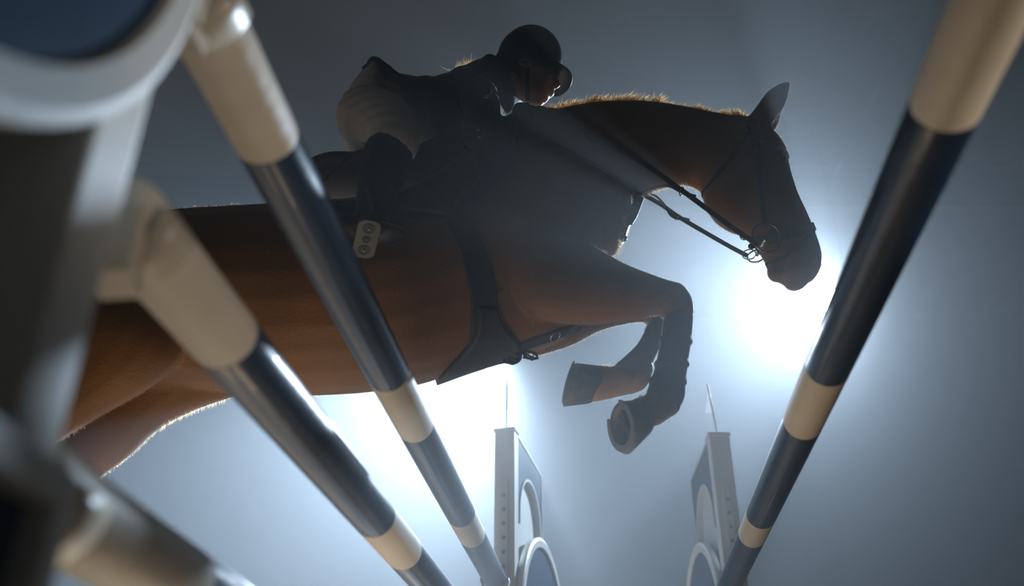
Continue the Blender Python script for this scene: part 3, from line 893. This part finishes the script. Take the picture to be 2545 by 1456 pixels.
# bridle
bridle = thing('bridle', U(1900, 480, YH), 'black leather bridle on the horse head with steel bit rings', 'bridle')
def loop_on_head(name, path, n, w, th, m, lift=.003):
    near = relax(strap_on(BV, path, n, YH - .08, lift))
    far = [(mirror(p, YH), Vector((nn.x, -nn.y, nn.z))) for p, nn in near[::-1]]
    return ribbon(name, near + far, w, th, m, bridle, True)
loop_on_head('noseband', [(2022, 562), (1985, 578), (1930, 592), (1885, 600), (1868, 596)], 16, .030, .005, M_leather)
loop_on_head('flash_strap', [(2020, 575), (1985, 610), (1945, 640), (1922, 655), (1908, 656)], 14, .014, .004, M_leather)
loop_on_head('browband', [(1935, 350), (1910, 350), (1880, 345)], 10, .020, .004, M_leather)
loop_on_head('headpiece', [(1872, 298), (1868, 312), (1866, 326)], 8, .028, .004, M_leather)
loop_on_head('throat_lash', [(1860, 330), (1820, 390), (1780, 440), (1748, 480)], 12, .014, .003, M_leather)
for sg in (-1, 1):
    pn = relax(strap_on(BV, [(1868, 320), (1880, 400), (1892, 490), (1902, 565)], 18, YH - .08, .004))
    if sg > 0: pn = [(mirror(p, YH), Vector((q.x, -q.y, q.z))) for p, q in pn]
    ribbon('cheekpiece', pn, .018, .004, M_leather, bridle)
bitn = U(1905, 590, YH - .085); bitf = U(1880, 636, YH + .080)
r1 = torus('bit_ring', bitn, Vector((.15, -1, -.3)), .048, .0028, M_steel, bridle, 36, 8)
r2 = torus('bit_ring', bitf, Vector((.45, 1, -.35)), .030, .0028, M_steel, bridle, 30, 8)
tube('mouthpiece', [bitn.lerp(bitf, .08), bitn.lerp(bitf, .5), bitn.lerp(bitf, .92)], .007, M_steel, bridle, 10)
torus('curb_ring', U(1862, 632, YH + .05), Vector((.3, 1, -.2)), .022, .002, M_steel, bridle, 24, 8)
v, f = ball(U(1848, 588, YH - .05), (.013, .010, .013)); mesh_obj('buckle', v, f, M_steel, bridle)
v, f = ball(U(1868, 612, YH - .03), (.012, .010, .010)); mesh_obj('buckle', v, f, M_leather, bridle)
# reins
HAND_N = U(1352, 292, YH - .085); HAND_F = mirror(HAND_N, YH) + Vector((-.03, 0, .01))
def rein(pts, w):
    pts = smooth_path(pts, 8)
    return [(p, Vector((.25, -1, -.35)).normalized()) for p in pts]
reins = thing('reins', HAND_N, 'black leather reins running from the bit up to the rider hands', 'reins')
ribbon('rein', rein([bitn + Vector((-.03, 0, -.03)), U(1800, 551, YH - .11), U(1690, 470, YH - .14), U(1560, 384, YH - .14), HAND_N], 0), .019, .003, M_leather, reins)
ribbon('rein', rein([bitf + Vector((-.03, 0, 0)), U(1800, 605, YH + .10), U(1690, 541, YH + .13), U(1600, 485, YH + .13), HAND_F], 0), .017, .003, M_leather, reins)
# martingale: unseen neck strap laid as the reins' dark shadow band, fork, rings with stops, chest strap to the girth
mart = thing('martingale', U(1560, 560, YH), 'black breast strap and martingale fork across the horse chest', 'martingale')
near = relax(strap_on(BV, [(1300, 322), (1350, 348), (1420, 383), (1500, 424), (1560, 460), (1588, 484)], 26, YH - .15, .004), 3)
ribbon('shadow_band_strap', near + [(mirror(p, YH), Vector((n_.x, -n_.y, n_.z))) for p, n_ in near[::-1]], .018, .003, M_leather, mart, True)
ribbon('hanging_strap', [(p, Vector((.4, -1, -.3)).normalized()) for p in smooth_path([U(1590, 488, YH - .03), U(1574, 530, YH - .045), U(1556, 562, YH - .05), U(1548, 588, YH - .05)], 5)], .03, .004, M_leather, mart, widths=[.034] * 9 + [.016] * 7)
v, f = ball(U(1550, 592, YH - .05), (.012, .012, .012)); mesh_obj('buckle', v, f, M_steel, mart)
tube('fork', smooth_path([U(1602, 483, YH + .02), U(1628, 486, YH + .07), U(1652, 510, YH + .11), U(1668, 536, YH + .125), U(1688, 545, YH + .13)], 5), .0045, M_leather, mart, 8, (Vector((0, 1, 0)), .5))
tube('fork', smooth_path([U(1575, 492, YH - .06), U(1620, 468, YH - .12), U(1660, 462, YH - .14), U(1690, 476, YH - .14)], 5), .0045, M_leather, mart, 8)
torus('rein_ring', U(1694, 476, YH - .14), Vector((.8, -.3, -.5)), .014, .002, M_steel, mart, 20, 6)
torus('rein_ring', U(1684, 540, YH + .13), Vector((.8, .3, -.5)), .012, .002, M_steel, mart, 20, 6)
for c in (U(1712, 486, YH - .14), U(1698, 545, YH + .13)):
    tube('rein_stop', [c, c + Vector((.022, 0, -.004))], [.009, .006], M_leather, mart, 10)
# saddle: pad, seat, flap, girth with belly guard
saddle = thing('saddle', U(1000, 420, YH), 'black jumping saddle with pad and belly guard girth on the horse', 'saddle')
pad_l = [(840, 512), (842, 520), (850, 530), (865, 540)]
shell_on('saddle_pad', BV, [(830, 512), (1000, 490), (1150, 405), (1275, 312)], [(845, 535), (960, 540), (1120, 548), (1300, 395)], 12, 24, YH - .25, .004, .010, M_pad, saddle)
shell_on('flap', BV, [(930, 505), (1020, 485), (1110, 430), (1200, 355)], [(960, 525), (1060, 535), (1125, 530), (1225, 425)], 12, 20, YH - .25, .016, .008, M_leather, saddle)
v, f = loft([S_((772, 412), (800, 520), .14), S_((835, 402), (850, 520), .17), S_((930, 395), (945, 520), .16), S_((1040, 365), (1060, 500), .14), S_((1140, 318), (1165, 440), .13), S_((1205, 300), (1215, 380), .10)], 4, 24)
mesh_obj('seat', v, f, M_brown, saddle)
near = relax(strap_on(BV, [(1128, 540), (1165, 610), (1192, 690), (1203, 770), (1198, 830), (1185, 880)], 24, YH - .25, .006), 3)
ribbon('girth', near, .082, .008, M_leather, saddle)
shell_on('belly_guard', BV, [(1186, 760), (1184, 815), (1152, 868), (1112, 912), (1083, 948)], [(1230, 760), (1250, 812), (1296, 862), (1258, 902), (1092, 960)], 14, 26, YH - .1, .010, .009, M_leather, saddle)
pn = relax(strap_on(BV, [(1270, 872), (1320, 850), (1375, 832), (1440, 808)], 16, YH - .05, .004), 2)
ribbon('chest_strap', pn, .040, .005, M_leather, saddle)
c, n_ = hit(BV, 1376, 831, YH - .05, .010)
torus('ring', c, n_, .017, .0022, M_steel, saddle, 24, 6)
def girth_strap(path, w, dy):
    ribbon('billet', [(U(x, y, YH + dy), Vector((.35, -.8, -.5)).normalized()) for x, y in curve2(path, 14)], w, .003, M_leather, saddle)
girth_strap([(1250, 895), (1270, 899), (1284, 897), (1292, 886), (1284, 876)], .016, -.03)
girth_strap([(1288, 872), (1306, 880), (1324, 890), (1335, 890), (1334, 882), (1318, 874), (1300, 872)], .010, -.02)
girth_strap([(1300, 886), (1312, 888), (1326, 893)], .012, -.02)
torus('buckle', U(1318, 882, YH - .025), Vector((.3, -.8, -.4)), .010, .002, M_steel, saddle, 20, 6, squash=.6)
torus('buckle', U(1272, 896, YH - .035), Vector((.3, -.8, -.4)), .014, .0035, M_black, saddle, 16, 6, squash=.7)
pn = relax(strap_on(BV, [(1172, 395), (1190, 445), (1160, 485), (1132, 520)], 14, YH - .27, .030), 2)
ribbon('knee_roll', pn, .014, .010, M_brown, saddle)

#---RIDER---
# ------------------------------------------------------------------ the rider
rider = thing('person', U(1000, 300, YH), 'person riding in dark helmet, dark jacket and cream breeches, leaning over the horse neck', 'person')
R_ = lambda t, b, w, dy=0.0: section(t, b, YH + dy, w)
# skin: head, neck, and a body under the clothes down to hands and feet
head = [R_((1350, 256), (1316, 250), .022), R_((1360, 246), (1306, 242), .045), R_((1371, 229), (1292, 226), .060), R_((1375, 210), (1275, 206), .068), R_((1376, 190), (1258, 182), .072), R_((1384, 165), (1248, 158), .075), R_((1380, 135), (1250, 130), .074), R_((1360, 108), (1272, 108), .06), R_((1335, 97), (1300, 97), .03)]
neckp = [R_((1235, 165), (1262, 268), .062), R_((1262, 168), (1290, 256), .058), R_((1282, 170), (1325, 245), .055)]
rp = [loft(head, 4, 24), loft(neckp, 4, 18)]
rp.append(ball(U(1383, 209, YH), (.018, .014, .016)))                  # nose tip
rp.append(loft([R_((1384, 182), (1372, 182), .009), R_((1388, 200), (1374, 200), .012), R_((1390, 212), (1374, 216), .016)], 3, 12))
rp.append(ball(U(1372, 226, YH), (.012, .022, .006)))                  # lips
rp.append(ball(U(1368, 234, YH), (.012, .020, .007)))
rp.append(ball(U(1352, 247, YH), (.016, .020, .012)))                  # chin
for sg in (-1, 1):
    rp.append(ball(sym(1345, 205, .040, sg), (.030, .022, .026)))  # cheek
# trunk, arms and legs of the body itself
rp.append(loft([R_((930, 215), (975, 300), .13), R_((1010, 215), (1060, 320), .12), R_((1110, 205), (1150, 300), .14), R_((1190, 175), (1225, 280), .15), R_((1235, 165), (1270, 280), .10)], 4, 20))
SH_N, EL_N = U(1195, 235, YH - .17), U(1200, 345, YH - .26)
SH_F, EL_F = mirror(SH_N, YH), mirror(EL_N, YH)
def limb(pts, radii, sub=4):
    pp = smooth_path(pts, sub); rr = [x.x for x in smooth_path([(r, 0, 0) for r in radii], sub)]
    return tube_data(pp, rr, 14)
rp.append(limb([SH_N, EL_N, HAND_N + Vector((-.06, -.01, .01)), HAND_N], [.045, .038, .026, .026]))
rp.append(limb([SH_F, EL_F, HAND_F + Vector((-.06, .01, .01)), HAND_F], [.045, .038, .026, .026]))
KN_N, AN_N = U(972, 360, YH - .36), U(915, 545, YH - .37)
KN_F, AN_F = mirror(KN_N, YH), mirror(AN_N, YH)
HIP_N, HIP_F = U(910, 290, YH - .10), mirror(U(910, 290, YH - .10), YH)
rp.append(limb([HIP_N, HIP_N.lerp(KN_N, .5), KN_N, KN_N.lerp(AN_N, .4), AN_N], [.085, .07, .05, .048, .035]))
rp.append(limb([HIP_F, HIP_F.lerp(KN_F, .5), KN_F, KN_F.lerp(AN_F, .4), AN_F], [.085, .07, .05, .048, .035]))
rbody = union('body', rp, 0.0065, 4, rider, M_skin)
def rmv(px, py, dy, r, depth):
    for sg in (-1, 1):
        c = sym(px, py, dy, sg)
        for v in rbody.data.vertices:
            dd = (v.co - c).length
            if dd < r: v.co -= v.normal * depth * (1 - (dd / r) ** 2)
rmv(1368, 186, .030, .018, .008)
rmv(1379, 219, .010, .006, .005)
rbody.data.update()
for sg in (-1, 1):
    e_ = sym(1366, 187, .030, sg)
    v, f = ball(e_, (.010, .011, .010)); eo = mesh_obj('eye', v, f, M_sclera, rider)
    v, f = ball(e_ + Vector((.0075, sg * .003, 0)), (.004, .005, .005)); mesh_obj('iris', v, f, M_eye, eo)
    # ear
    c = sym(1306, 156, .078, sg)
    torus('ear', c, Vector((.25, sg * 1, -.1)), 0.019, .0055, M_skin, rider, 20, 8, squash=.75)
v, f = ball(U(1371, 231, YH), (.010, .021, .0035)); mesh_obj('lips', v, f, mat('lip_skin', (.33, .13, .10), .45), rider)
# hair: low knot at the nape and loose strands
v, f = loft([R_((1240, 120), (1262, 190), .055), R_((1225, 145), (1262, 205), .05), R_((1222, 165), (1255, 205), .03)], 4, 16)
mesh_obj('hair', v, f, mat('dark_blond_hair', (.10, .062, .03), .55, (.14, .085, .04), 30, .4, 120, stretch=(1, 1, 6)), rider)
roots = []
for k in range(160):
    x = random.gauss(1158, 14); roots.append((U(x, 168 - (x - 1140) * .28, YH + random.gauss(.04, .02)), Vector((random.gauss(-.2, .6), random.gauss(0, .4), .9)), random.uniform(.010, .030), rv(.9)))
strands('loose_hair', roots, M_blond, rider, .0006, 4)
# helmet with brim, harness
helm = [R_((1392, 172), (1240, 160), .098), R_((1398, 150), (1236, 146), .103), R_((1394, 125), (1242, 122), .102), R_((1378, 104), (1262, 102), .085), R_((1352, 91), (1282, 91), .055), R_((1328, 86), (1302, 86), .022)]
v, f = loft(helm, 5, 32, 1); hel = mesh_obj('helmet', v, f, M_helmet, rider)
# brim: a curved plate springing from the helmet front
verts, faces = [], []
NB = 22
ca, cb_ = U(1384, 180, YH), U(1426, 197, YH)
fw = (cb_ - ca); fwn = fw.normalized()
upn = Vector((0, 1, 0)).cross(fwn).normalized()
if upn.z < 0: upn = -upn
for lay in (0, 1):
    for i in range(NB + 1):
        a = -PI / 2 + PI * i / NB
        for k, rr in enumerate((0.0, 1.0)):
            y = math.sin(a) * (.092 if k == 0 else .088)
            x = (-.07 if k == 0 else math.cos(a) * .064 - .012)
            z = -.018 * (math.sin(a) ** 2) * 1.6 + (.0065 if lay else 0) + (0.012 if k == 0 else -.006)
            verts.append(U(1392, 185, YH) + fwn * x + Vector((0, 1, 0)) * y + upn * z)
n2 = (NB + 1) * 2
for i in range(NB):
    a = i * 2
    faces += [(a, a + 1, a + 3, a + 2), (n2 + a, n2 + a + 2, n2 + a + 3, n2 + a + 1), (a + 1, n2 + a + 1, n2 + a + 3, a + 3), (a, a + 2, n2 + a + 2, n2 + a)]
mesh_obj('brim', verts, faces, M_helmet, hel)
hstrap = BV2 = bvh_of(rbody)
pn = relax(strap_on(BV2, [(1312, 168), (1311, 195), (1310, 225), (1313, 246)], 12, YH - .07, .003), 2)
far = [(mirror(p, YH), Vector((n_.x, -n_.y, n_.z))) for p, n_ in pn[::-1]]
bot = (pn[-1][0] + far[0][0]) / 2 + Vector((0, 0, -.012))
ribbon('chin_strap', pn + [(bot, Vector((0, 0, -1)))] + far, .018, .003, M_leather, hel)
torus('strap_buckle', U(1312, 255, YH - .02), Vector((.2, -1, -.3)), .010, .002, M_steel, hel, 16, 6, squash=.6)
# jacket
jk = [loft([R_((896, 198), (935, 222), .11), R_((925, 188), (985, 255), .165), R_((970, 192), (1030, 340), .170), R_((1030, 198), (1085, 400), .165), R_((1090, 193), (1150, 410), .170), R_((1145, 171), (1215, 380), .178), R_((1195, 150), (1260, 320), .165), R_((1230, 146), (1283, 280), .10)], 4, 26),
      limb([SH_N + Vector((-.01, .01, .01)), SH_N.lerp(EL_N, .4), EL_N, EL_N.lerp(HAND_N, .55), HAND_N + Vector((-.075, -.012, .012))], [.070, .064, .056, .046, .040]),
      limb([SH_F + Vector((-.01, -.01, .01)), SH_F.lerp(EL_F, .4), EL_F, EL_F.lerp(HAND_F, .55), HAND_F + Vector((-.075, .012, .012))], [.070, .064, .056, .046, .040])]
jacket = union('jacket', jk, 0.009, 4, rider, M_jacket)
for v in jacket.data.vertices:          # cloth wrinkles along the back
    s = math.sin(v.co.x * 75 + v.co.z * 20) * math.sin(v.co.x * 31 + 1.3)
    v.co += v.normal * .004 * s
jacket.data.update()
v, f = loft([R_((1240, 158), (1276, 272), .078), R_((1258, 166), (1290, 262), .068)], 3, 24, 0); mesh_obj('shirt_collar', v, f, M_shirt, rider)
BVJ = bvh_of(jacket)
c0, n0 = hit(BVJ, 1207, 246, YH - .2, .003); c1, n1 = hit(BVJ, 1226, 215, YH - .2, .003)
ribbon('shirt_front', [(c0, n0), (c0.lerp(c1, .5), n0), (c1, n1)], .016, .003, M_shirt, rider)
for px, py in ((1112, 328), (1127, 337), (1190, 322), (1193, 340)):
    c, n_ = hit(BVJ, px, py, YH - .25, .002)
    v, f = ball(c, (.007, .004, .007)); mesh_obj('button', v, f, M_steel, rider)
# breeches
br = [loft([R_((905, 200), (985, 255), .150), R_((868, 220), (1000, 330), .165), R_((846, 262), (985, 360), .150), R_((845, 310), (960, 390), .11)], 4, 26),
      limb([HIP_N, HIP_N.lerp(KN_N, .45) + Vector((.03, -.02, .0)), KN_N + Vector((.015, 0, .02)), KN_N.lerp(AN_N, .12)], [.112, .100, .074, .062]),
      limb([HIP_F, HIP_F.lerp(KN_F, .45), KN_F, KN_F.lerp(AN_F, .12)], [.112, .098, .072, .060])]
breech = union('breeches', br, 0.0085, 4, rider, M_breech)
for v in breech.data.vertices:
    s = math.sin(v.co.z * 95 + v.co.x * 30 + 8 * v.co.y) * math.sin(v.co.x * 22 + v.co.z * 13)
    v.co += v.normal * .0022 * s
breech.data.update()
# tall boots
def tall_boot(KN, AN, dy, foot, nm):
    leg = [KN.lerp(AN, .04), KN.lerp(AN, .16), KN.lerp(AN, .42), KN.lerp(AN, .72), KN.lerp(AN, .93), AN + Vector((0, 0, -.02))]
    bp = [limb(leg, [.072, .076, .070, .055, .043, .046], 4), loft(foot, 4, 18)]
    return union('tall_boot', bp, 0.0065, 3, rider, M_leather)
ft_n = [R_((862, 535), (860, 588), .034, -.37), R_((890, 532), (888, 602), .038, -.37), R_((935, 535), (932, 606), .038, -.37), R_((975, 550), (968, 606), .044, -.37), R_((1000, 570), (992, 594), .030, -.37)]
bt = tall_boot(KN_N, AN_N, -.37, ft_n, 'near')
ft_f = [(mirror(c, YH), Vector((n_.x, -n_.y, n_.z)), l_) for c, n_, l_ in ft_n]
tall_boot(KN_F, AN_F, .36, ft_f, 'far')
# sole of the near boot, with a pale welt
BVB = bvh_of(bt)
outl = [(862, 570), (900, 556), (950, 552), (985, 562), (1003, 578), (998, 594), (970, 604), (930, 608), (880, 603), (862, 590)]
pn = [hit(BVB, x, y, YH - .37, .002) for x, y in curve2(outl + [outl[0]], 40)][:-1]
ribbon('welt', pn, .006, .002, M_brown, bt, True)
# gloved hands round the reins
def hand(c, sg, nm):
    fwd = Vector((1, 0, -.45)).normalized(); out = Vector((0, sg, 0)); up = out.cross(fwd) * sg
    if up.z < 0: up = -up
    ps = [ball(c + fwd * -.018 + up * .004, (.042, .020, .040), 14, (fwd, out, up))]
    for k in range(4):
        base = c + fwd * .016 + up * (.030 - .019 * k) + out * .010
        L = (.9, 1.0, .95, .8)[k]
        pts = [base, base + fwd * .026 * L + out * .006, base + fwd * .034 * L - out * .012, base + fwd * .014 * L - out * .026, base - fwd * .004 - out * .024]
        ps.append(tube_data(smooth_path(pts, 3), [.0095] * 5 + [.0085] * 8, 8))
    th = c + up * .034 - fwd * .02 - out * .008
    pts = [th, th + up * .014 + fwd * .022 - out * .010, th + up * .008 + fwd * .045 - out * .014]
    ps.append(tube_data(smooth_path(pts, 3), [.0115, .011, .0105, .010, .010, .0095, .008], 8))
    ps.append(tube_data([c - fwd * .085, c - fwd * .03], [.030, .027], 12))
    return union('glove', ps, .0042, 2, rider, M_leather)
hand(HAND_N, -1, 'near'); hand(HAND_F, 1, 'far')
# riding whip held behind the thigh
wt = thing('riding_whip', U(868, 378, YH - .40), 'thin dark riding whip lying along the rider thigh', 'whip')
tube('shaft', smooth_path([U(905, 372, YH - .30), U(868, 388, YH - .38), U(838, 418, YH - .40), U(800, 452, YH - .42)], 5), [.006] * 8 + [.004] * 8, M_leather, wt, 8)
# stirrup with its tread plate seen from below
st = thing('stirrup', U(914, 592, YH - .40), 'stirrup under the rider boot, three studs in its tread plate', 'stirrup')
e1 = (U(922, 545, YH - .53) - U(900, 636, YH - .42)).normalized()
nrm = (-ray(912, 592).normalized() * .7 + Vector((0, .25, -1)) * .6); nrm = (nrm - e1 * nrm.dot(e1)).normalized()
e2 = e1.cross(nrm)
c0 = U(911, 590, YH - .475)
M4 = Matrix.Translation(c0) @ Matrix((e2, e1, nrm)).transposed().to_4x4()
def rounded(w, h, r, n=6):
    out = []
    for cx, cy_, a0 in ((w - r, h - r, 0), (-w + r, h - r, 90), (-w + r, -h + r, 180), (w - r, -h + r, 270)):
        for k in range(n + 1):
            a = math.radians(a0 + 90 * k / n); out.append((cx + r * math.cos(a), cy_ + r * math.sin(a)))
    return out
ol = rounded(.032, .064, .022); n = len(ol)
v = [M4 @ Vector((x, y, 0.007)) for x, y in ol] + [M4 @ Vector((x * .94, y * .97, 0.010)) for x, y in ol] + [M4 @ Vector((x, y, -0.005)) for x, y in ol]
f = [tuple(range(n, 2 * n)), tuple(range(2 * n, 3 * n))[::-1]] + [(i, (i + 1) % n, n + (i + 1) % n, n + i) for i in range(n)] + [(2 * n + i, 2 * n + (i + 1) % n, (i + 1) % n, i) for i in range(n)]
M_tread = mat('stirrup_alloy', (0.055, 0.052, 0.046), .45, metal=.2)
tread = mesh_obj('tread', v, f, M_tread, st, False)
for y, r in ((.036, .015), (0, .010), (-.036, .015)):
    c = M4 @ Vector((0, y, .010))
    torus('stud_ring', c, nrm, r, .0022, M_tread, tread, 20, 6)
    torus('stud_ring', c, nrm, r * .62, .0018, M_tread, tread, 18, 6)
    v, f = ball(c + nrm * .001, .0042 if r > .012 else .003, 10); mesh_obj('stud', v, f, M_steel, tread)
for sg in (-1, 1):
    a = M4 @ Vector((0, sg * .062, 0)); top = U(905, 470, YH - .37)
    tube('arm', smooth_path([a, a - nrm * .04 + e1 * sg * .004, a.lerp(top, .55) - nrm * .03 + e1 * sg * .015, top], 5), .006, M_tread, st, 8)
ribbon('leather', [(p, Vector((0, -1, -.2))) for p in smooth_path([U(905, 472, YH - .365), U(935, 420, YH - .33), U(975, 370, YH - .27)], 5)], .024, .004, M_leather, st)
